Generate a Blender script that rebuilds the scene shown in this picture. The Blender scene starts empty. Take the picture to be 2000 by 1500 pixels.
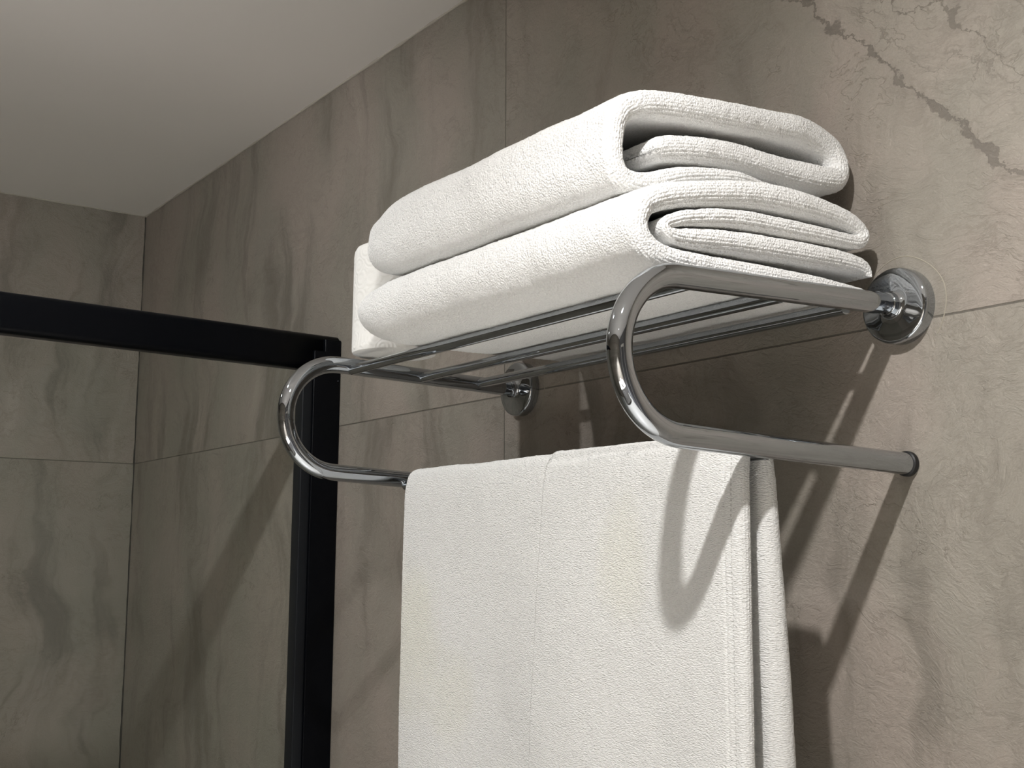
import bpy, bmesh, math, random
import numpy as np
from mathutils import Matrix, Vector

C = bpy.context.scene.collection
PI = math.pi

# ------------------------------------------------------------------ camera
YAW, PITCH, ROLL = 0.95332503, 0.14189609, 0.0032972
CAM = Vector((2.81748866, -0.912, 1.5890394))
cyw, syw = math.cos(YAW), math.sin(YAW)
cp, sp = math.cos(PITCH), math.sin(PITCH)
fwd = Vector((-syw * cp, cyw * cp, sp))
rgt = Vector((cyw, syw, 0))
upv = rgt.cross(fwd)
cr, sr = math.cos(ROLL), math.sin(ROLL)
r2 = rgt * cr + upv * sr
u2 = -rgt * sr + upv * cr
cam_data = bpy.data.cameras.new('camera')
cam_data.sensor_width = 36
cam_data.lens = 36 * 2347.64 / 2000
cam_data.clip_start = 0.02
cam = bpy.data.objects.new('camera', cam_data)
M = Matrix((r2, u2, -fwd)).transposed().to_4x4()
M.translation = CAM
cam.matrix_world = M
C.objects.link(cam)
bpy.context.scene.camera = cam

# ------------------------------------------------------------------ world and exposure
world = bpy.data.worlds.new('world')
bpy.context.scene.world = world
world.use_nodes = True
world.node_tree.nodes['Background'].inputs[0].default_value = (0.9, 0.95, 1, 1)
world.node_tree.nodes['Background'].inputs[1].default_value = 0.02
vs = bpy.context.scene.view_settings
vs.view_transform = 'Standard'
vs.look = 'None'
vs.gamma = 1
vs.use_curve_mapping = False
vs.exposure = 0.13

# ceiling lamps: x, y, lens radius, watts, colour
LAMPS = [
    (2.51, -0.85, 0.018, 60.0, (1.0, 0.98, 0.965), 'round ceiling downlight right in front of the towel rack', (.04, .27, -.86), 150, 1.0),
    (0.55, -1.15, 0.030, 9.0, (1.0, 0.985, 0.975), 'added round fill downlight inside the shower, behind the black rail', (0, 0, -1), 160, 1.0),  # unseen lamp added to lift the dim shower walls
    (1.52, -0.95, 0.018, 20.5, (0.975, 0.99, 1.0), 'round ceiling downlight beside the shower screen', (-.5, .45, -.75), 140, .9),
    (3.00, -1.45, 0.020, 640.0, (1.0, 0.985, 0.975), 'added round fill downlight above the middle of the room, beside the door', (0, 0, -1), 80, .5),  # unseen lamp added so floor bounce fills the shadows
]

# ------------------------------------------------------------------ helpers
def tag(o, label=None, cat=None, group=None, kind=None):
    if label: o['label'] = label
    if cat: o['category'] = cat
    if group: o['group'] = group
    if kind: o['kind'] = kind
    return o

def empty(name, loc, label, cat, group=None):
    o = bpy.data.objects.new(name, None)
    o.location = loc
    o.empty_display_size = 0.02
    C.objects.link(o)
    return tag(o, label, cat, group)

def link_mesh(name, me, mat, parent=None, smooth=True):
    o = bpy.data.objects.new(name, me)
    C.objects.link(o)
    if mat: me.materials.append(mat)
    if smooth:
        me.shade_smooth()
    if parent:
        o.parent = parent
        o.matrix_parent_inverse = Matrix.Translation(parent.location).inverted()
    return o

def mesh_arrays(name, verts, quads):
    verts = np.asarray(verts, dtype=np.float32); quads = np.asarray(quads, dtype=np.int32)
    me = bpy.data.meshes.new(name)
    me.vertices.add(len(verts)); me.vertices.foreach_set('co', verts.ravel())
    me.loops.add(quads.size); me.loops.foreach_set('vertex_index', quads.ravel())
    me.polygons.add(len(quads))
    me.polygons.foreach_set('loop_start', np.arange(0, quads.size, 4, dtype=np.int32))
    me.update(calc_edges=True); me.validate()
    return me

def box(name, lo, hi, mat, parent=None, bevel=0.0, seg=3):
    bm = bmesh.new()
    bmesh.ops.create_cube(bm, size=1)
    for v in bm.verts:
        v.co = Vector([lo[i] + (v.co[i] + .5) * (hi[i] - lo[i]) for i in range(3)])
    if bevel > 0:
        bmesh.ops.bevel(bm, geom=bm.edges[:], offset=bevel, segments=seg, profile=0.5, affect='EDGES')
    me = bpy.data.meshes.new(name); bm.to_mesh(me); bm.free()
    o = link_mesh(name, me, mat, parent, smooth=False)
    if bevel > 0:
        me.shade_smooth()
        try: me.set_sharp_from_angle(angle=math.radians(50))
        except Exception: pass
    return o

def catmull(pts, step):
    P = np.array(pts, float)
    Q = np.vstack([2 * P[0] - P[1], P, 2 * P[-1] - P[-2]])
    out = []
    for i in range(1, len(Q) - 2):
        p0, p1, p2, p3 = Q[i - 1:i + 3]
        for t in np.linspace(0, 1, 24, endpoint=False):
            out.append(.5 * ((2 * p1) + (p2 - p0) * t + (2 * p0 - 5 * p1 + 4 * p2 - p3) * t * t + (3 * p1 - p0 - 3 * p2 + p3) * t ** 3))
    out.append(P[-1])
    out = np.array(out)
    d = np.r_[0, np.cumsum(np.linalg.norm(np.diff(out[:, :2], axis=0), axis=1))]
    s = np.linspace(0, d[-1], max(4, int(d[-1] / step)))
    return s, np.stack([np.interp(s, d, out[:, k]) for k in range(out.shape[1])], 1)

def tube_grid(pts, rad, nseg=32, close_start=True, close_end=True):
    """round tube along 3-D points (planar paths keep their frame)"""
    P = np.array(pts, float); n = len(P)
    T = np.gradient(P, axis=0); T /= np.linalg.norm(T, axis=1)[:, None]
    ref = np.array([0, 0, 1.]) if abs(T[0][2]) < .9 else np.array([1., 0, 0])
    N = np.zeros_like(P); a = np.cross(T[0], ref); N[0] = a / np.linalg.norm(a)
    for i in range(1, n):
        v = N[i - 1] - T[i] * (N[i - 1] @ T[i]); N[i] = v / np.linalg.norm(v)
    B = np.cross(T, N)
    rad = np.broadcast_to(np.asarray(rad, float), (n,))
    ang = np.linspace(0, 2 * PI, nseg, endpoint=False)
    V = P[:, None] + rad[:, None, None] * (np.cos(ang)[None, :, None] * N[:, None] + np.sin(ang)[None, :, None] * B[:, None])
    return V.reshape(-1, 3), n, nseg

def tube(name, pts, rad, mat, parent=None, nseg=32, caps=True):
    V, n, m = tube_grid(pts, rad, nseg)
    bm = bmesh.new()
    vs_ = [bm.verts.new(v) for v in V]
    for i in range(n - 1):
        for j in range(m):
            k = (j + 1) % m
            bm.faces.new((vs_[i * m + j], vs_[i * m + k], vs_[(i + 1) * m + k], vs_[(i + 1) * m + j]))
    if caps:
        bm.faces.new([vs_[j] for j in reversed(range(m))])
        bm.faces.new([vs_[(n - 1) * m + j] for j in range(m)])
    bmesh.ops.recalc_face_normals(bm, faces=bm.faces[:])
    me = bpy.data.meshes.new(name); bm.to_mesh(me); bm.free()
    o = link_mesh(name, me, mat, parent)
    try: me.set_sharp_from_angle(angle=math.radians(40))
    except Exception: pass
    return o

def lathe(name, prof, origin, axis, mat, parent=None, nseg=64, sharp=35):
    """prof: (radius, height along axis)"""
    ax = Vector(axis).normalized(); a = ax.orthogonal().normalized(); b = ax.cross(a)
    O = Vector(origin); bm = bmesh.new(); rings = []
    for r, h in prof:
        if r < 1e-6:
            rings.append([bm.verts.new(O + ax * h)])
        else:
            rings.append([bm.verts.new(O + ax * h + (a * math.cos(t) + b * math.sin(t)) * r) for t in [2 * PI * k / nseg for k in range(nseg)]])
    for R0, R1 in zip(rings, rings[1:]):
        for j in range(nseg):
            k = (j + 1) % nseg
            if len(R0) == 1 and len(R1) == 1: continue
            if len(R0) == 1: bm.faces.new((R0[0], R1[j], R1[k]))
            elif len(R1) == 1: bm.faces.new((R0[j], R0[k], R1[0]))
            else: bm.faces.new((R0[j], R0[k], R1[k], R1[j]))
    bmesh.ops.recalc_face_normals(bm, faces=bm.faces[:])
    me = bpy.data.meshes.new(name); bm.to_mesh(me); bm.free()
    o = link_mesh(name, me, mat, parent)
    try: me.set_sharp_from_angle(angle=math.radians(sharp))
    except Exception: pass
    return o

# value noise on numpy arrays
_rs = np.random.RandomState(5); _tab = _rs.rand(64, 64, 64).astype(np.float32)
def vnoise(x, y, z):
    xi, yi, zi = np.floor(x).astype(int), np.floor(y).astype(int), np.floor(z).astype(int)
    fx, fy, fz = x - xi, y - yi, z - zi
    fx, fy, fz = [f * f * (3 - 2 * f) for f in (fx, fy, fz)]
    g = lambda a, b, c: _tab[(xi + a) % 64, (yi + b) % 64, (zi + c) % 64]
    l = lambda a, b, t: a + (b - a) * t
    return l(l(l(g(0,0,0), g(1,0,0), fx), l(g(0,1,0), g(1,1,0), fx), fy),
             l(l(g(0,0,1), g(1,0,1), fx), l(g(0,1,1), g(1,1,1), fx), fy), fz) * 2 - 1

# ------------------------------------------------------------------ node helpers
class NG:
    def __init__(s, name):
        s.m = bpy.data.materials.new(name); s.m.use_nodes = True
        s.t = s.m.node_tree; s.t.nodes.clear()
        s.out = s.t.nodes.new('ShaderNodeOutputMaterial')
    def n(s, typ, **kw):
        nd = s.t.nodes.new(typ)
        for k, v in kw.items(): setattr(nd, k, v)
        return nd
    def set(s, sock, v):
        if isinstance(v, bpy.types.NodeSocket): s.t.links.new(v, sock)
        elif v is not None: sock.default_value = v
    def math(s, op, a, b=None, c=None, clamp=False):
        nd = s.n('ShaderNodeMath', operation=op, use_clamp=clamp)
        for i, v in enumerate((a, b, c)):
            if v is not None: s.set(nd.inputs[i], v)
        return nd.outputs[0]
    def smooth(s, v, a, b, lo=0., hi=1.):
        nd = s.n('ShaderNodeMapRange', interpolation_type='SMOOTHSTEP')
        for i, q in enumerate((v, a, b, lo, hi)): s.set(nd.inputs[i], q)
        return nd.outputs[0]
    def xyz(s, x, y, z):
        nd = s.n('ShaderNodeCombineXYZ')
        for i, q in enumerate((x, y, z)): s.set(nd.inputs[i], q)
        return nd.outputs[0]
    def sep(s, v):
        nd = s.n('ShaderNodeSeparateXYZ'); s.set(nd.inputs[0], v); return nd.outputs
    def noise(s, vec, scale, detail=4, rough=.5, dist=0.):
        nd = s.n('ShaderNodeTexNoise')
        s.set(nd.inputs['Vector'], vec); nd.inputs['Scale'].default_value = scale
        nd.inputs['Detail'].default_value = detail; nd.inputs['Roughness'].default_value = rough
        nd.inputs['Distortion'].default_value = dist
        return nd.outputs['Fac']
    def mix(s, f, a, b):
        nd = s.n('ShaderNodeMix', data_type='RGBA'); s.set(nd.inputs[0], f)
        s.set(nd.inputs[6], a); s.set(nd.inputs[7], b); return nd.outputs[2]
    def mapping(s, vec, rot=(0,0,0), scale=(1,1,1), loc=(0,0,0)):
        nd = s.n('ShaderNodeMapping'); s.set(nd.inputs[0], vec)
        nd.inputs[1].default_value = loc; nd.inputs[2].default_value = rot; nd.inputs[3].default_value = scale
        return nd.outputs[0]
    def bump(s, h, strength, dist, normal=None):
        nd = s.n('ShaderNodeBump'); nd.inputs['Strength'].default_value = strength
        nd.inputs['Distance'].default_value = dist; s.set(nd.inputs['Height'], h)
        if normal: s.set(nd.inputs['Normal'], normal)
        return nd.outputs[0]
    def bsdf(s, color, rough=.5, metal=0., normal=None, spec=.5, **kw):
        b = s.n('ShaderNodeBsdfPrincipled')
        s.set(b.inputs['Base Color'], color); s.set(b.inputs['Roughness'], rough); s.set(b.inputs['Metallic'], metal)
        s.set(b.inputs['Specular IOR Level'], spec)
        if normal: s.set(b.inputs['Normal'], normal)
        for k, v in kw.items(): s.set(b.inputs[k], v)
        s.t.links.new(b.outputs[0], s.out.inputs[0]); return b

def srgb(r, g, b):
    f = lambda c: c / 12.92 if c <= .04045 else ((c + .055) / 1.055) ** 2.4
    return (f(r / 255), f(g / 255), f(b / 255), 1)

def simple(name, col, rough=.5, metal=0., spec=.5):
    g = NG(name); g.bsdf(col, rough, metal, spec=spec); return g.m

# ------------------------------------------------------------------ slate-look porcelain tile
def tile_mat(name, axis, seam_u, seam_w, band=False, streak_rot=0.25):
    """axis: 'x' or 'y' = horizontal direction of the wall; joints every 1.2 m up, every seam_w along"""
    g = NG(name)
    pos = g.n('ShaderNodeNewGeometry').outputs['Position']
    X, Y, Z = g.sep(pos)
    U = X if axis == 'x' else Y
    tu = g.math('DIVIDE', g.math('SUBTRACT', U, seam_u), seam_w)
    tv = g.math('DIVIDE', g.math('SUBTRACT', Z, 1.8), 1.2)
    iu, iv = g.math('FLOOR', tu), g.math('FLOOR', tv)
    tid = g.math('ADD', g.math('MULTIPLY', iu, 3.7), g.math('MULTIPLY', iv, 9.3))
    P = g.xyz(U, Z, tid)
    # gentle domain warp
    w1 = g.math('SUBTRACT', g.noise(P, 3.5, 5), .5)
    w2 = g.math('SUBTRACT', g.noise(g.mapping(P, loc=(9, 4, 2)), 3.5, 5), .5)
    Uw = g.math('ADD', U, g.math('MULTIPLY', w1, .22)); Vw = g.math('ADD', Z, g.math('MULTIPLY', w2, .22))
    W = g.xyz(Uw, Vw, tid)
    rot = (0, 0, streak_rot)
    # soft tonal clouds: pinkish brown against greenish grey
    tone = g.noise(g.mapping(W, rot=rot, scale=(2.2, 1, 1)), 3.2, 5, .55)
    col = g.mix(g.smooth(tone, .36, .64), (.288, .266, .226, 1), (.336, .292, .253, 1))
    # darker slate streaks running up the tile
    st = g.noise(g.mapping(W, rot=rot, scale=(5.5, .9, 1), loc=(3, 1, 5)), 2.1, 7, .6)
    stm = g.smooth(st, .49, .67)
    col = g.mix(g.math('MULTIPLY', stm, .8), col, (.180, .162, .136, 1))
    lt = g.noise(g.mapping(W, rot=rot, scale=(4, 1, 1), loc=(7, 2, 1)), 2.6, 6, .6)
    col = g.mix(g.math('MULTIPLY', g.smooth(lt, .56, .75), .35), col, (.44, .395, .345, 1))
    # hairline cracks: ridged noise, present only in places
    def ridge(scale, wid, loc, mrot, msc, det=6):
        nn = g.noise(g.mapping(W, rot=(0, 0, mrot), scale=msc, loc=loc), scale, det, .62)
        return g.math('SUBTRACT', 1., g.smooth(g.math('ABSOLUTE', g.math('SUBTRACT', nn, .5)), 0., wid))
    place = g.smooth(g.noise(g.mapping(W, loc=(2, 8, 3)), 5.5, 3), .44, .62)
    r1 = g.math('MULTIPLY', ridge(5, .006, (1, 2, 3), .7, (1, 1.7, 1)), place)
    place2 = g.smooth(g.noise(g.mapping(W, loc=(5, 1, 8)), 9, 3), .42, .62)
    rr2 = g.math('MULTIPLY', ridge(14, .022, (4, 1, 7), -.5, (1, 1.5, 1), 8), place2)
    rr3 = g.math('MULTIPLY', ridge(26, .042, (6, 3, 1), .55, (1, 2.4, 1), 9), g.smooth(g.noise(g.mapping(W, loc=(1, 7, 4)), 6, 3), .40, .60))
    cr_ = g.math('MAXIMUM', r1, g.math('MAXIMUM', g.math('MULTIPLY', rr2, .6), g.math('MULTIPLY', rr3, .38)))
    if band:
        # long diagonal vein with crumbled dark patches, top right of the rack wall
        nA = g.math('MULTIPLY', g.math('SUBTRACT', g.noise(P, 14, 8, .7), .5), .065)
        ax_, az_, bx_, bz_ = 2.03, 2.165, 2.275, 1.905
        L = math.hypot(bx_ - ax_, bz_ - az_); nx, nz = -(bz_ - az_) / L, (bx_ - ax_) / L
        d = g.math('ADD', g.math('ADD', g.math('MULTIPLY', g.math('SUBTRACT', U, ax_), nx), g.math('MULTIPLY', g.math('SUBTRACT', Z, az_), nz)), nA)
        wdt = g.math('ADD', .0015, g.math('MULTIPLY', g.smooth(g.noise(P, 26, 3), .5, .68), .0085))
        v1 = g.math('SUBTRACT', 1., g.smooth(g.math('ABSOLUTE', d), g.math('MULTIPLY', wdt, .6), wdt))
        # second branch wandering above it
        d2 = g.math('ADD', g.math('SUBTRACT', d, .06), g.math('MULTIPLY', g.math('SUBTRACT', g.noise(g.mapping(P, loc=(3, 3, 0)), 11, 5, .6), .5), .16))
        wd2 = g.math('ADD', .001, g.math('MULTIPLY', g.smooth(g.noise(g.mapping(P, loc=(1, 5, 0)), 22, 3), .5, .7), .008))
        v2 = g.math('SUBTRACT', 1., g.smooth(g.math('ABSOLUTE', d2), g.math('MULTIPLY', wd2, .5), wd2))
        up = g.smooth(Z, 1.86, 1.93)
        vv = g.math('MULTIPLY', g.math('MAXIMUM', v1, v2), up)
        vor = g.n('ShaderNodeTexVoronoi', feature='DISTANCE_TO_EDGE')
        wj = g.n('ShaderNodeTexNoise'); g.set(wj.inputs['Vector'], P); wj.inputs['Scale'].default_value = 16; wj.inputs['Detail'].default_value = 7; wj.inputs['Roughness'].default_value = .68
        wadd = g.n('ShaderNodeVectorMath', operation='MULTIPLY_ADD'); g.set(wadd.inputs[0], wj.outputs['Color']); wadd.inputs[1].default_value = (.09, .09, 0); g.set(wadd.inputs[2], P)
        g.set(vor.inputs['Vector'], wadd.outputs[0]); vor.inputs['Scale'].default_value = 13
        vw = g.math('ADD', .008, g.math('MULTIPLY', g.smooth(g.noise(P, 18, 3), .45, .7), .05))
        net = g.math('MULTIPLY', g.math('SUBTRACT', 1., g.smooth(vor.outputs['Distance'], g.math('MULTIPLY', vw, .4), vw)), g.math('MULTIPLY', g.smooth(d, .0, .02), up))
        net = g.math('MULTIPLY', net, g.smooth(g.noise(g.mapping(P, loc=(4, 4, 0)), 13, 3), .38, .58))
        vv = g.math('MAXIMUM', vv, g.math('MULTIPLY', net, .65))
        col = g.mix(g.math('MULTIPLY', vv, .6), col, (.145, .133, .122, 1))
        # paler, cooler stone above the vein
        col = g.mix(g.math('MULTIPLY', g.math('MULTIPLY', g.smooth(d, 0., .02), up), .25), col, (.36, .345, .295, 1))
        cr_ = g.math('MAXIMUM', cr_, vv)
    col = g.mix(g.math('MULTIPLY', cr_, .46), col, (.14, .12, .096, 1))
    # fine speckle
    sp_ = g.noise(P, 420, 2, .6)
    col = g.mix(g.smooth(sp_, .35, .7, 0., .16), col, (.17, .15, .12, 1))
    # joints
    def joint(t, width):
        f = g.math('FRACT', t)
        dd = g.math('MINIMUM', f, g.math('SUBTRACT', 1., f))
        return dd
    jh = g.math('MULTIPLY', joint(tv, 0), 1.2); jv = g.math('MULTIPLY', joint(tu, 0), seam_w)
    jm = g.math('SUBTRACT', 1., g.smooth(g.math('MINIMUM', jh, jv), .0006, .0013))
    col = g.mix(g.math('MULTIPLY', jm, .9), col, (.115, .104, .086, 1))
    # relief
    fine = g.noise(P, 300, 5, .75)
    med = g.noise(W, 28, 6, .6)
    h = g.math('ADD', g.math('MULTIPLY', fine, .42), g.math('MULTIPLY', med, .95))
    squig = g.n('ShaderNodeTexNoise'); g.set(squig.inputs['Vector'], g.mapping(W, rot=(0, 0, .6), scale=(1, 1.8, 1))); squig.inputs['Scale'].default_value = 62; squig.inputs['Detail'].default_value = 7; squig.inputs['Roughness'].default_value = .62; squig.inputs['Distortion'].default_value = 1.6
    h = g.math('ADD', h, g.math('MULTIPLY', squig.outputs['Fac'], .8))
    h = g.math('SUBTRACT', h, g.math('MULTIPLY', cr_, .2))
    h = g.math('SUBTRACT', h, g.math('MULTIPLY', jm, .35))
    nrm = g.bump(h, .75, .0026)
    g.bsdf(col, .42, normal=nrm, spec=.35)
    return g.m

M_rack_wall = tile_mat('slate_tile_rack_wall', 'x', 1.516, 1.516, band=True, streak_rot=.22)
M_side_wall = tile_mat('slate_tile_side_wall', 'y', -1.2, 1.2, streak_rot=-.35)
M_ceiling = simple('ceiling_paint', srgb(230, 226, 222), .8, spec=.2)
def floor_mat():
    g = NG('floor_tile'); pos = g.n('ShaderNodeNewGeometry').outputs['Position']
    g.bsdf(g.mix(g.noise(pos, 5, 5), (.46, .45, .42, 1), (.56, .55, .52, 1)), .4, spec=.4); return g.m
M_floor = floor_mat()
M_black = simple('black_powder_coat', (.0022, .0027, .004, 1), .3, spec=.12)
M_black_edge = simple('black_gasket', (.006, .0075, .010, 1), .45, spec=.3)
M_rubber = simple('black_rubber', (.006, .006, .006, 1), .5)
def chrome_mat():
    g = NG('chrome'); tc = g.n('ShaderNodeTexCoord').outputs['Object']
    r = g.smooth(g.noise(tc, 60, 4), .3, .8, .02, .05)
    g.bsdf((.445, .47, .50, 1), r, 1.); return g.m
M_chrome = chrome_mat()
M_caulk = simple('white_sealant', srgb(176, 170, 160), .6)
M_ring = simple('sealant_trace', srgb(150, 144, 130), .6)
M_door = simple('white_door_paint', srgb(235, 232, 226), .45)
M_trim = simple('lamp_trim_white', srgb(235, 235, 232), .4)

def glass_mat():
    g = NG('clear_glass')
    tr = g.n('ShaderNodeBsdfTransparent'); tr.inputs[0].default_value = (.97, .985, .975, 1)
    gl = g.n('ShaderNodeBsdfGlossy'); gl.inputs['Roughness'].default_value = .02
    mx = g.n('ShaderNodeMixShader'); mx.inputs[0].default_value = .006
    g.t.links.new(tr.outputs[0], mx.inputs[1]); g.t.links.new(gl.outputs[0], mx.inputs[2]); g.t.links.new(mx.outputs[0], g.out.inputs[0])
    return g.m
M_glass = glass_mat()

def terry_mat(name, col, rows=False, stains=False):
    g = NG(name); pos = g.n('ShaderNodeTexCoord').outputs['Object']
    base = g.mix(g.smooth(g.noise(pos, 9, 3), .3, .7), col, tuple(c * .975 for c in col[:3]) + (1,))
    if stains:
        X, Y, Z = g.sep(pos)
        for (cx, cz, rx, rz, a) in [(1.62, 1.50, .055, .085, .5), (1.985, 1.585, .032, .06, .36), (1.70, 1.44, .04, .05, .35)]:
            q = g.math('ADD', g.math('POWER', g.math('DIVIDE', g.math('SUBTRACT', X, cx), rx), 2.), g.math('POWER', g.math('DIVIDE', g.math('SUBTRACT', Z, cz), rz), 2.))
            q = g.math('ADD', q, g.math('MULTIPLY', g.math('SUBTRACT', g.noise(pos, 22, 4), .5), 1.6))
            base = g.mix(g.math('MULTIPLY', g.math('SUBTRACT', 1., g.smooth(q, 0., 1.6)), a), base, (.86, .845, .70, 1))
    if rows:
        X, Y, Z = g.sep(pos)
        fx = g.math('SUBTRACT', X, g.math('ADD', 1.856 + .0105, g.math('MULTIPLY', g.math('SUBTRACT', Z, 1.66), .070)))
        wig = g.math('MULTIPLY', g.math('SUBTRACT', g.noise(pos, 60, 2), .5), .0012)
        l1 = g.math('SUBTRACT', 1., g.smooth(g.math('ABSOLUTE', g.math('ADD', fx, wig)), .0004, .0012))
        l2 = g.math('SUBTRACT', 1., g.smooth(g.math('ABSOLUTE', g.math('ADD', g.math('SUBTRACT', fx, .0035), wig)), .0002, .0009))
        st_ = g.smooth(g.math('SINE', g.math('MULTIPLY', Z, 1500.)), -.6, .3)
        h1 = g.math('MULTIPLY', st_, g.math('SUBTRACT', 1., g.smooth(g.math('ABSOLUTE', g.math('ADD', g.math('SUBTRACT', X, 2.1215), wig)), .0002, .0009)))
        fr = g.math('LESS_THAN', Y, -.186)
        ml = g.math('MULTIPLY', fr, g.math('MAXIMUM', g.math('MULTIPLY', l1, .8), g.math('MAXIMUM', g.math('MULTIPLY', l2, .35), g.math('MULTIPLY', h1, .5))))  # stitch threads, with the shade in the seam crease painted in
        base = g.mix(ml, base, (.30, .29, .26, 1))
    sc = (1, 1, 2.9) if rows else (1, 1, 1)
    mp = g.mapping(pos, scale=sc)
    v = g.n('ShaderNodeTexVoronoi'); g.set(v.inputs['Vector'], mp); v.inputs['Scale'].default_value = 360 if rows else 540
    n1 = g.noise(mp, 300, 5, .7)
    h = g.math('ADD', g.math('MULTIPLY', g.math('SUBTRACT', 1., v.outputs['Distance']), .7), n1)
    nrm = g.bump(h, 1.0, .0020 if rows else .0014)
    n2 = g.noise(pos, 110, 3, .6)
    nrm = g.bump(n2, .45, .0014, nrm)
    loop_shade = g.smooth(v.outputs['Distance'], .3, .85, 0., .30)  # occlusion between the terry loops, painted into the colour
    base = g.mix(loop_shade, base, tuple(c * .72 for c in col[:3]) + (1,))
    g.bsdf(base, .95, normal=nrm, spec=.08, **{'Sheen Weight': .08, 'Sheen Roughness': .6})
    return g.m
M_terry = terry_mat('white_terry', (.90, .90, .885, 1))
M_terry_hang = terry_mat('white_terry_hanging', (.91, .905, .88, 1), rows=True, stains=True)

def paper_mat():
    g = NG('embossed_tissue'); pos = g.n('ShaderNodeTexCoord').outputs['Object']
    X, Y, Z = g.sep(pos)
    ang = g.math('ARCTAN2', Y, X)
    P = g.xyz(g.math('MULTIPLY', ang, .05), Z, 0.)
    v = g.n('ShaderNodeTexVoronoi'); g.set(v.inputs['Vector'], P); v.inputs['Scale'].default_value = 46
    rings = g.math('SINE', g.math('MULTIPLY', v.outputs['Distance'], 30.))
    h = g.math('ADD', g.math('MULTIPLY', rings, .5), g.noise(pos, 150, 3))
    g.bsdf((.80, .79, .76, 1), .9, normal=g.bump(h, .5, .0008), spec=.1); return g.m
M_paper = paper_mat()
M_card = simple('brown_cardboard', srgb(150, 125, 95), .9)

# ------------------------------------------------------------------ the room
RX, RY, RZ = 4.1, -2.0, 2.4
def slab(name, lo, hi, mat): return tag(box(name, lo, hi, mat), kind='structure')
slab('wall_back', (-.1, 0, 0), (RX + .1, .1, RZ), M_rack_wall)
slab('wall_left', (-.1, RY - .1, 0), (0, 0, RZ), M_side_wall)
slab('wall_front', (0, RY - .1, 0), (RX + .1, RY, RZ), M_side_wall)
slab('wall_right', (RX, RY, 0), (RX + .1, 0, RZ), simple('grey_wall_paint', (.17, .17, .18, 1), .6))
slab('floor', (-.1, RY - .1, -.1), (RX + .1, .1, 0), M_floor)
slab('ceiling', (-.1, RY - .1, RZ), (RX + .1, .1, RZ + .1), M_ceiling)
d = tag(box('added_door_1', (RX - .03, -1.3, 0), (RX - .001, -.5, 2.05), simple('grey_door_paint', (.12, .12, .13, 1), .5), bevel=.004), kind='structure')  # added unseen door, gives the chrome something to reflect
box('door_frame', (RX - .04, -.5, 0), (RX - .001, -.44, 2.11), M_door, d, bevel=.003)
box('door_frame', (RX - .04, -1.36, 0), (RX - .001, -1.3, 2.11), M_door, d, bevel=.003)
box('door_frame', (RX - .04, -1.3, 2.05), (RX - .001, -.5, 2.11), M_door, d, bevel=.003)
van = empty('added_vanity_unit', (2.7, RY + .25, 0), 'white vanity unit with a round basin, added opposite the towel rack as a bright reflector', 'vanity unit')  # unseen, added for bright strips in the chrome and more fill
box('cabinet_body', (2.0, RY + .002, .12), (3.4, RY + .46, .80), simple('vanity_grey', (.25, .24, .23, 1), .5), van, bevel=.004)
for _x in (2.01, 2.71):
    _d = box('cabinet_door', (_x, RY + .46, .14), (_x + .68, RY + .478, .78), simple('vanity_front', (.30, .29, .28, 1), .45), van, bevel=.003)
    box('handle', (_x + .28, RY + .478, .70), (_x + .40, RY + .492, .712), M_chrome, _d, bevel=.002)
box('countertop', (1.98, RY + .002, .80), (3.42, RY + .49, .84), M_door, van, bevel=.006)
lathe('basin', [(0, .015), (.10, .015), (.17, .04), (.19, .11), (.20, .12), (.21, .11), (.19, .03), (.16, 0)], (2.7, RY + .25, .8395), (0, 0, 1), M_trim, van, 64)

# wavy sealant bead under the ceiling and down the corner
def bead(name, axis, a, b, fixed, rad, mat, seed):
    n = int((b - a) / .006); t = np.linspace(a, b, n)
    w = vnoise(t * 22 + seed, np.full(n, seed + .3), np.full(n, .7)); w2 = vnoise(t * 60 + seed, np.full(n, seed + 5.3), np.full(n, 2.7))
    r = rad * (1 + .7 * w + .35 * w2)
    P = np.zeros((n, 3))
    if axis == 'x': P[:, 0] = t; P[:, 1] = fixed[0] + 0; P[:, 2] = fixed[1]
    if axis == 'y': P[:, 1] = t; P[:, 0] = fixed[0]; P[:, 2] = fixed[1]
    if axis == 'z': P[:, 2] = t; P[:, 0] = fixed[0]; P[:, 1] = fixed[1]
    o = tube(name, P, r, mat, None, 10); return tag(o, kind='structure')
bead('trim_1', 'x', 0.004, RX - .004, (-.0006, RZ - .0006), .0022, M_caulk, 1.)
bead('trim_2', 'y', RY + .004, -.004, (.0006, RZ - .0006), .0018, M_caulk, 9.)
bead('trim_3', 'z', .004, RZ - .004, (.0006, -.0006), .0020, simple('grey_grout', (.05, .046, .038, 1), .8), 17.)

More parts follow.
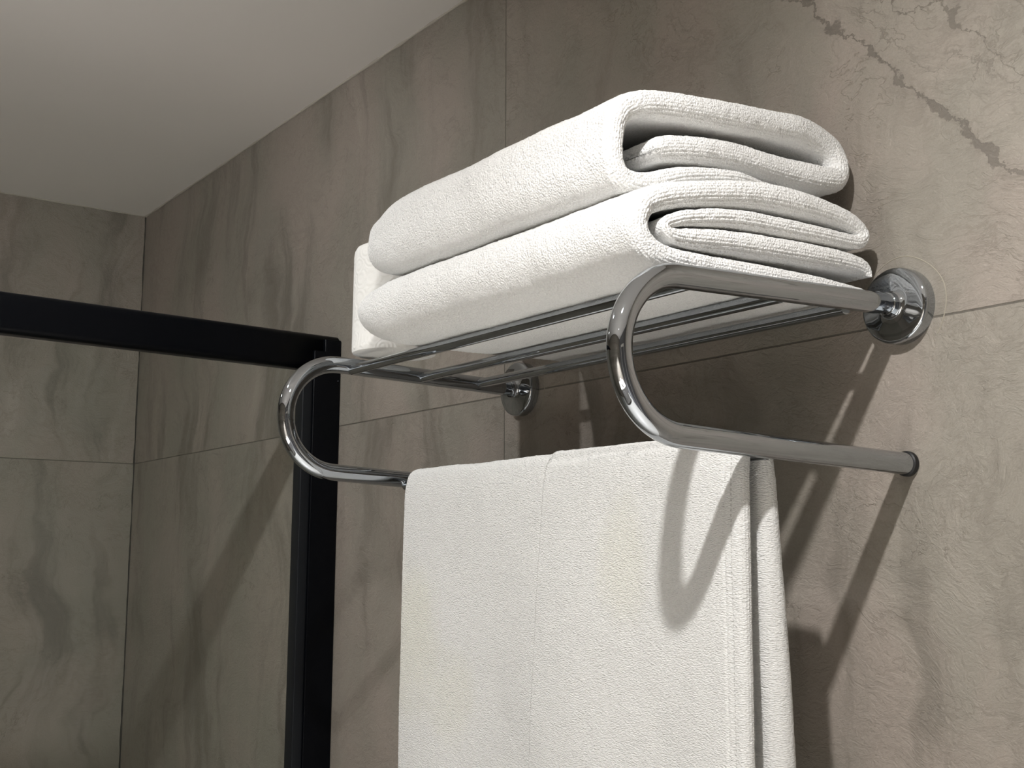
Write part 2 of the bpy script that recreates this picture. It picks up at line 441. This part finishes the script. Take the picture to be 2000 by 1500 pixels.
# ------------------------------------------------------------------ lamps
for (lx, ly, lr, watts, lcol, lab, aim, cone, blend) in LAMPS:
    t = empty('ceiling_downlight', (lx, ly, RZ), lab, 'downlight', None)
    lathe('trim_ring', [(.046, 0), (.046, .003), (.043, .005), (.030, .005), (.026, .002), (.026, 0)], (lx, ly, RZ), (0, 0, -1), M_trim, t)
    g = NG('lamp_lens'); e = g.n('ShaderNodeEmission'); e.inputs[0].default_value = (*lcol, 1); e.inputs[1].default_value = 12
    g.t.links.new(e.outputs[0], g.out.inputs[0])
    lathe('lens', [(0, .0015), (.026, .0015), (.026, .0005)], (lx, ly, RZ), (0, 0, -1), g.m, t)
    ld = bpy.data.lights.new('lamp_light', 'SPOT'); ld.shadow_soft_size = lr
    ld.spot_size = math.radians(cone); ld.spot_blend = blend
    ld.energy = watts; ld.color = lcol
    lo_ = bpy.data.objects.new('lamp_light', ld); C.objects.link(lo_)
    lo_.location = (lx, ly, RZ - .03)
    lo_.rotation_euler = Vector(aim).to_track_quat('-Z', 'Y').to_euler()
    lo_.parent = t; lo_.matrix_parent_inverse = Matrix.Translation(t.location).inverted()

# ------------------------------------------------------------------ shower screen
scr = empty('shower_screen', (1.02, -.03, 0), 'black framed glass shower screen standing against the tiled wall behind the rack', 'shower screen')
def header():
    bm = bmesh.new()
    # rounded rail section in (x, z), running along y, with the slight fall seen on site
    ys = [-.001, RY + .02]
    sec = []
    x0, x1, h = 1.005, 1.035, .0605
    for (cx, cz, a0) in [(x1 - .011, h - .011, 0), (x0 + .004, h - .004, 90), (x0 + .004, .004, 180), (x1 - .011, .011, 270)]:
        r = .011 if cx > 1.02 else .004
        for k in range(9):
            a = math.radians(a0 + k * 90 / 8); sec.append((cx + r * math.cos(a), cz + r * math.sin(a)))
    rings = []
    for y in np.linspace(ys[0], ys[1], 12):
        zb = 1.8905 + (-y) * .0175
        rings.append([bm.verts.new((x, y, zb + z)) for x, z in sec])
    for A, B in zip(rings, rings[1:]):
        for j in range(len(A)):
            k = (j + 1) % len(A); bm.faces.new((A[j], A[k], B[k], B[j]))
    bm.faces.new(rings[0]); bm.faces.new(list(reversed(rings[-1])))
    bmesh.ops.recalc_face_normals(bm, faces=bm.faces[:])
    me = bpy.data.meshes.new('header_rail'); bm.to_mesh(me); bm.free()
    return link_mesh('header_rail', me, M_black, scr)
header()
_p = box('wall_post', (1.000, -.049, .01), (1.0365, -.0005, 1.9225), M_black, scr, bevel=.0015)
_c = box('glazing_channel', (1.005, -.066, .01), (1.033, -.049, 1.893), M_black_edge, scr, bevel=.0012)
for _o in (_p, _c):     # the post stands a touch out of plumb
    for _v in _o.data.vertices: _v.co.x += max(_v.co.z - 1.55, -.5) * .016
box('rail_end_cap', (1.0005, -.030, 1.888), (1.0425, -.0008, 1.9435), M_black, scr, bevel=.002)
box('glass_pane', (1.014, RY + .03, .02), (1.022, -.060, 1.895), M_glass, scr)
# crumbs of sealant along the post
def sealant():
    bm = bmesh.new(); R = random.Random(3)
    cl = [1.858, 1.62, 1.60, 1.50, 1.47, 1.44, 1.42, 1.38, 1.30]
    for k in range(44):
        z = R.choice(cl) + R.gauss(0, .012)
        s = R.uniform(.0004, .0012)
        v = bmesh.ops.create_icosphere(bm, subdivisions=1, radius=s)['verts']
        for q in v:
            q.co = Vector((q.co.x * .5 + 1.0366 + max(z - 1.55, -.5) * .016, q.co.y * R.uniform(.7, 1.4) - .004 - R.random() * .004 - (1.9 - z) * .004, q.co.z * R.uniform(1, 3) + z))
    me = bpy.data.meshes.new('sealant_smear'); bm.to_mesh(me); bm.free()
    o = link_mesh('sealant_smear', me, simple('dry_sealant', (.03, .034, .042, 1), .6), scr)
    return tag(o, 'pale crumbs of dried sealant', kind='stuff')
sealant()

# ------------------------------------------------------------------ towel rack
XL, XR, TR = 1.5588, 2.147, .0099
rack = empty('towel_rack', (1.853, 0, 1.81), 'chrome hotel towel rack with looped side arms fixed to the tiled wall', 'towel rack')

def arm(x, zt_wall, zt, zb, zb_wall, yc, y_end):
    R = (zt - zb) / 2; zc = (zt + zb) / 2
    pts = [(y_end, zt_wall + (zt - zt_wall) * 0)]
    n = 20
    up = [(y_end + (yc - y_end) * k / n, zt_wall + (zt - zt_wall) * (k / n)) for k in range(n)]
    loop = [(yc - R * math.sin(a), zc + R * math.cos(a)) for a in np.linspace(0, PI, 72)]
    dn = [(yc + (-.006 - yc) * k / n, zb + (zb_wall - zb) * (k / n)) for k in range(1, n + 1)]
    P = np.array([(x, y, z) for y, z in up + loop + dn])
    # soften the joints between straight and bend
    for _ in range(6):
        P[1:-1] = .25 * P[:-2] + .5 * P[1:-1] + .25 * P[2:]
    a = tube('side_arm', P, TR, M_chrome, rack, 48)
    e = P[-1]; dirv = (P[-1] - P[-3]); dirv /= np.linalg.norm(dirv)
    lathe('end_cap', [(0, 0), (.0100, 0), (.0112, .001), (.0114, .0025), (.0114, .0055), (.0105, .0062), (0, .0062)], tuple(e - dirv * .0004), tuple(dirv), M_rubber, a)
    return a
armR = arm(XR, 1.8140, 1.8050, 1.6800, 1.6715, -.276, -.036)
armL = arm(XL, 1.8035, 1.8110, 1.6840, 1.6715, -.271, -.036)

def flange(x, z):
    f = lathe('wall_flange', [(.0350, 0), (.0350, .0100), (.0346, .0118), (.0337, .0128), (.0320, .0134), (.026, .0142), (.018, .0152), (.0135, .0160), (.0115, .0170), (.0108, .0182), (.0106, .0235), (.0100, .0240), (0, .0240)], (x, -.0002, z), (0, -1, 0), M_chrome, rack, 96, 45)
    lathe('collar', [(0, .0248), (.0094, .0248), (.0097, .0254), (.0097, .0365), (0, .0365)], (x, 0, z), (0, -1, 0), M_chrome, f, 48)
    lathe('gap_ring', [(.0088, .0235), (.0088, .0252)], (x, 0, z), (0, -1, 0), M_rubber, f, 48)
    lathe('grub_screw', [(0, 0), (.0030, 0), (.0030, .0015), (0, .0015)], (x, -.0215, z - .0112), (0, 0, 1), M_rubber, f, 16)
    ring = []
    for k in range(61):
        a = math.radians(-40 + 190 * k / 60)
        r = .0462 + .0006 * math.sin(5 * a)
        ring.append((x + r * math.cos(a), .0001, z + r * math.sin(a)))
    tube('sealant_ring', ring, .0006, M_ring, f, 8, caps=False)
    return f
flange(XR, 1.8145)
flange(XL, 1.8035)

for (y, zl, zr) in [(-.2535, 1.8058, 1.8052), (-.157, 1.8052, 1.8054), (-.0735, 1.8048, 1.8055)]:
    P = [(XL + (XR - XL) * t, y, zl + (zr - zl) * t) for t in np.linspace(0.008, .992, 24)]
    tube('shelf_rod', P, .0059, M_chrome, rack, 32)
HY, HZ, HR = -.178, 1.6718, .0050
tube('hanging_rod', [(XL + (XR - XL) * t, HY, HZ) for t in np.linspace(.008, .992, 20)], HR, M_chrome, rack, 32)

# ------------------------------------------------------------------ thick folded cloth swept along a folding line
def cloth(name, path, x0f, x1f, mat, ds=.0022, nround=44, ribs=.00048, seed=0., deform=None, micro=.0006, low=.0016, dx=.0026, dense=()):
    s, P = catmull(path, ds)
    yz, th = P[:, :2], P[:, 2].copy()
    n = len(s); L = s[-1]
    for i in range(n):      # rounded ends of the sheet
        h = th[i] / 2; e = min(s[i], L - s[i])
        if e < h: th[i] *= math.sqrt(max(.03, 1 - (1 - e / h) ** 2))
    T = np.gradient(yz, axis=0); T /= np.linalg.norm(T, axis=1)[:, None]
    N = np.stack([-T[:, 1], T[:, 0]], 1)
    u = s / L
    x0 = np.array([x0f(a) for a in u]); x1 = np.array([x1f(a) for a in u])
    nf = int((x1.mean() - x0.mean()) / dx)
    # cross-section: (fraction along the flat, angle)
    secx, secn, rnd = [], [], []
    f = np.linspace(0, 1, nf)
    for (da, db) in dense:
        lo_x, hi_x = x0.mean(), x1.mean()
        f = np.union1d(f, (np.arange(da, db, .0006) - lo_x) / (hi_x - lo_x))
    ang = np.linspace(PI / 2, -PI / 2, nround + 2)[1:-1]
    h = th[:, None] / 2
    a0 = (x0 + th / 2)[:, None]; a1 = (x1 - th / 2)[:, None]
    top_x = a0 + (a1 - a0) * f[None]; top_n = np.broadcast_to(h, top_x.shape)
    r_x = a1 + h * np.cos(ang)[None]; r_n = h * np.sin(ang)[None]
    bot_x = a1 + (a0 - a1) * f[None]; bot_n = -top_n
    l_x = a0 - h * np.cos(ang)[None]; l_n = -h * np.sin(ang)[None]
    SX = np.concatenate([top_x, r_x, bot_x, l_x], 1); SN = np.concatenate([top_n, r_n, bot_n, l_n], 1)
    z0 = np.zeros_like(top_x); one = np.ones_like(r_x)
    isr = np.concatenate([z0, one, z0, one], 1)
    aa = np.broadcast_to(ang[None], r_x.shape)
    ANG = np.concatenate([z0, aa, z0, aa], 1)
    m = SX.shape[1]
    X = SX; Yc = yz[:, 0][:, None]; Zc = yz[:, 1][:, None]
    # outward direction in (x, n)
    ox = np.concatenate([z0, np.cos(ang)[None] * one, z0, -np.cos(ang)[None] * one], 1)
    on = np.concatenate([z0 + 1, np.sin(ang)[None] * one, z0 - 1, -np.sin(ang)[None] * one], 1)
    OX = ox; OY = on * N[:, 0][:, None]; OZ = on * N[:, 1][:, None]
    Y = Yc + SN * N[:, 0][:, None]; Z = Zc + SN * N[:, 1][:, None]
    d = low * vnoise(X * 17 + seed, Y * 17 + seed, Z * 17 + seed * 2) + .4 * low * vnoise(X * 45 + seed, Y * 45, Z * 45)
    d = d + micro * (.5 * vnoise(X * 330, Y * 330, Z * 330 + seed) + .8 * vnoise(X * 600 + 5, Y * 600, Z * 600))
    arc = ANG * h
    rowmod = .75 + .45 * vnoise(s[:, None] * 160 + X * 0, arc * 120, X * 0 + seed)
    d = d * (1 - .35 * isr)
    edge = np.clip(np.cos(ANG) * 2.2, 0, 1)
    d = d + isr * edge * ribs * np.cos(2 * PI * arc / .0029) * rowmod
    X = X + OX * d; Y = Y + OY * d; Z = Z + OZ * d
    if deform is not None: X, Y, Z = deform(X, Y, Z, u[:, None] + 0 * X)
    V = np.stack([X, Y, Z], -1).reshape(-1, 3)
    i = np.arange(n - 1)[:, None]; j = np.arange(m)[None]; k = (j + 1) % m
    Q = np.stack([i * m + j + 0 * k, i * m + k, (i + 1) * m + k, (i + 1) * m + j + 0 * k], -1).reshape(-1, 4)
    # end caps: pinch the first and last rings shut with strips of quads
    caps = []
    for base in (0, (n - 1) * m):
        idx = base + np.arange(m)
        order = list(idx)
        a, b = 0, m - 1
        while b - a > 2:
            caps.append((order[a], order[a + 1], order[b - 1], order[b])); a += 1; b -= 1
    Q = np.vstack([Q, np.array(caps)])
    # orient outwards
    me = mesh_arrays(name, V, Q)
    bm = bmesh.new(); bm.from_mesh(me); bmesh.ops.recalc_face_normals(bm, faces=bm.faces[:]); bm.to_mesh(me); bm.free()
    return link_mesh(name, me, mat)

def pillow(xl, reach, yc, zc, ky, kz, extra=None):
    def f(X, Y, Z, U):
        t = np.clip((xl + reach - X) / reach, 0, 1) ** 2
        Y = yc + (Y - yc) * (1 - ky * t); Z = zc + (Z - zc) * (1 - kz * t)
        return extra(X, Y, Z) if extra else (X, Y, Z)
    return f

lower_path = [(-.030, 1.8225, .016), (-.10, 1.8235, .021), (-.20, 1.8225, .022), (-.262, 1.8225, .021), (-.288, 1.8275, .022), (-.301, 1.840, .022),
              (-.301, 1.855, .022), (-.288, 1.869, .022), (-.2473, 1.881, .022), (-.175, 1.8935, .024), (-.12, 1.896, .024), (-.070, 1.8950, .022),
              (-.042, 1.890, .018), (-.0295, 1.881, .016), (-.038, 1.8735, .014), (-.06, 1.872, .014), (-.10, 1.8715, .015), (-.19, 1.869, .016),
              (-.245, 1.861, .014), (-.268, 1.8545, .012), (-.2775, 1.849, .010), (-.270, 1.843, .012), (-.25, 1.843, .017), (-.195, 1.8475, .021),
              (-.10, 1.8515, .021), (-.045, 1.852, .018), (-.030, 1.848, .015), (-.027, 1.841, .012)]
wob = lambda u, k, a: a * float(vnoise(np.array([u * 14.]), np.array([k + .3]), np.array([.2]))[0])
lower = cloth('folded_towel', lower_path, lambda u: 1.667 + wob(u, 3, .004) + (.03 * max(0, 1 - u / .18)), lambda u: 2.1358 + wob(u, 7, .001), M_terry, seed=1.3,
              deform=pillow(1.667, .07, -.17, 1.862, .06, .30))
tag(lower, 'lower white terry towel of the folded stack, resting on the chrome shelf rods', 'towel', 'folded towels stacked on the rack shelf')

upper_path = [(-.115, 1.9165, .004), (-.17, 1.9155, .011), (-.225, 1.9065, .017), (-.268, 1.893, .020), (-.293, 1.8925, .022), (-.3025, 1.905, .022),
              (-.3025, 1.925, .022), (-.299, 1.943, .023), (-.288, 1.9545, .023), (-.258, 1.9625, .024), (-.19, 1.9685, .027), (-.12, 1.976, .029),
              (-.07, 1.9795, .029), (-.036, 1.9735, .027), (-.0225, 1.958, .025), (-.028, 1.943, .024), (-.05, 1.9385, .023), (-.10, 1.9375, .026),
              (-.17, 1.9375, .026), (-.235, 1.930, .023), (-.262, 1.923, .019)]
def upper_x1(u): return 2.108 + wob(u, 11, .004) + .007 * math.exp(-((u - .42) / .13) ** 2)
def upper_sag(X, Y, Z):
    # the left part settles a little over the towel below
    t = np.clip((1.95 - X) / .28, 0, 1)
    return X, Y, Z + .004 * t * (1.93 - Z) / .04
upper = cloth('folded_towel', upper_path, lambda u: 1.683 + wob(u, 5, .004) + (.045 * max(0, 1 - u / .22)), upper_x1, M_terry, seed=4.1,
              deform=pillow(1.683, .085, -.17, 1.929, .08, .32))
tag(upper, 'upper white terry towel of the folded stack, lying on the other folded towel', 'towel', 'folded towels stacked on the rack shelf')

# hanging towel: an upturned U over the low rod
def hang_path():
    fy, by = HY - HR - .0090, HY + HR + .0105
    pts = [(fy - .004, 1.12, .015), (fy - .003, 1.22, .015), (fy - .0015, 1.34, .015), (fy, 1.46, .015), (fy, 1.58, .015), (fy, 1.64, .014), (fy + .0008, 1.662, .013)]
    for a in (150, 120, 90, 60, 30):
        r = HR + .0066 + .0012 * (1 - a / 180)
        pts.append((HY + r * math.cos(math.radians(a)), HZ + r * math.sin(math.radians(a)), .0120))
    pts += [(by - .001, 1.664, .016), (by + .001, 1.64, .020), (by + .006, 1.55, .026), (by + .011, 1.45, .029), (by + .013, 1.33, .030), (by + .010, 1.20, .026), (by + .010, 1.13, .024)]
    return pts
def hang_deform(X, Y, Z, U):
    front = (Y < HY - .004) | (Z > 1.69)
    w = np.clip((1.68 - Z) / .25, 0, 1)
    out0 = Y < HY - HR - .0105
    und = .0035 * np.sin((X - 1.58) * 21 + 1.2 + Z * 2) + .0025 * vnoise(X * 9 + 2, Z * 3.5, X * 0 + 4)
    Y = Y + np.where(Y < HY, w * und, .3 * w * und)
    # overlapping half: from the fold line at x = 1.855 rightwards one more layer lies on top
    fold = 1.8665 + (Z - 1.66) * .070
    stp = np.clip((X - fold) / .003, 0, 1)
    groove = np.exp(-((X - fold) / .0011) ** 2)
    outer = (out0 | (Z > HZ + HR + .009)) * np.clip((2.125 - X) / .012, 0, 1)
    dy = np.where(Y < HY, -1., 0.)
    amt = (.0026 * stp - .0034 * groove * np.clip(w * 3, 0, 1)) * outer
    Y = Y + dy * amt; Z = Z + np.where(Z > HZ + HR + .009, amt, 0) * .9
    # twin stitch lines along the hem
    for xs in (2.1215, 2.115):
        gl = np.exp(-((X - xs) / .0009) ** 2)
        Y = Y + np.where(out0, .0014 * gl, 0)
    return X, Y, Z
hang = cloth('hanging_towel', hang_path(), lambda u: 1.595 + wob(u * .5, 21, .003), lambda u: 2.1335 + wob(u * .6, 25, .002), M_terry_hang,
             nround=30, ribs=.0003, seed=7.7, deform=hang_deform, micro=.00045, low=.0009, dx=.0022, dense=((1.826, 1.872), (2.111, 2.1235)))
tag(hang, 'white bath towel with a folded seam hanging over the low rail of the chrome rack', 'towel')

# ------------------------------------------------------------------ tissue roll
rc = (1.592, -.213); rz = 1.8235
roll = empty('toilet_roll', (rc[0], rc[1], rz), 'white embossed paper roll standing upright at the left end of the rack shelf', 'paper roll')
prof = [(0, .0005), (.046, .0), (.049, .001), (.0500, .004)]
prof += [(.0500 - .0006 * k / 30, .004 + .112 * k / 30) for k in range(1, 31)]
prof += [(.0485, .1225), (.0460, .1270), (.042, .1290), (.034, .1298), (.013, .1290), (.013, .05), (0, .05)]
rb = lathe('paper_sheets', prof, (0, 0, 0), (0, 0, 1), M_paper, None, 96, 50)
rb.parent = roll
rcore = lathe('cardboard_core', [(.0129, .06), (.0129, .128), (.0118, .128), (.0118, .06), (.0129, .06)], (0, 0, 0), (0, 0, 1), M_card, None, 48)
rcore.parent = roll
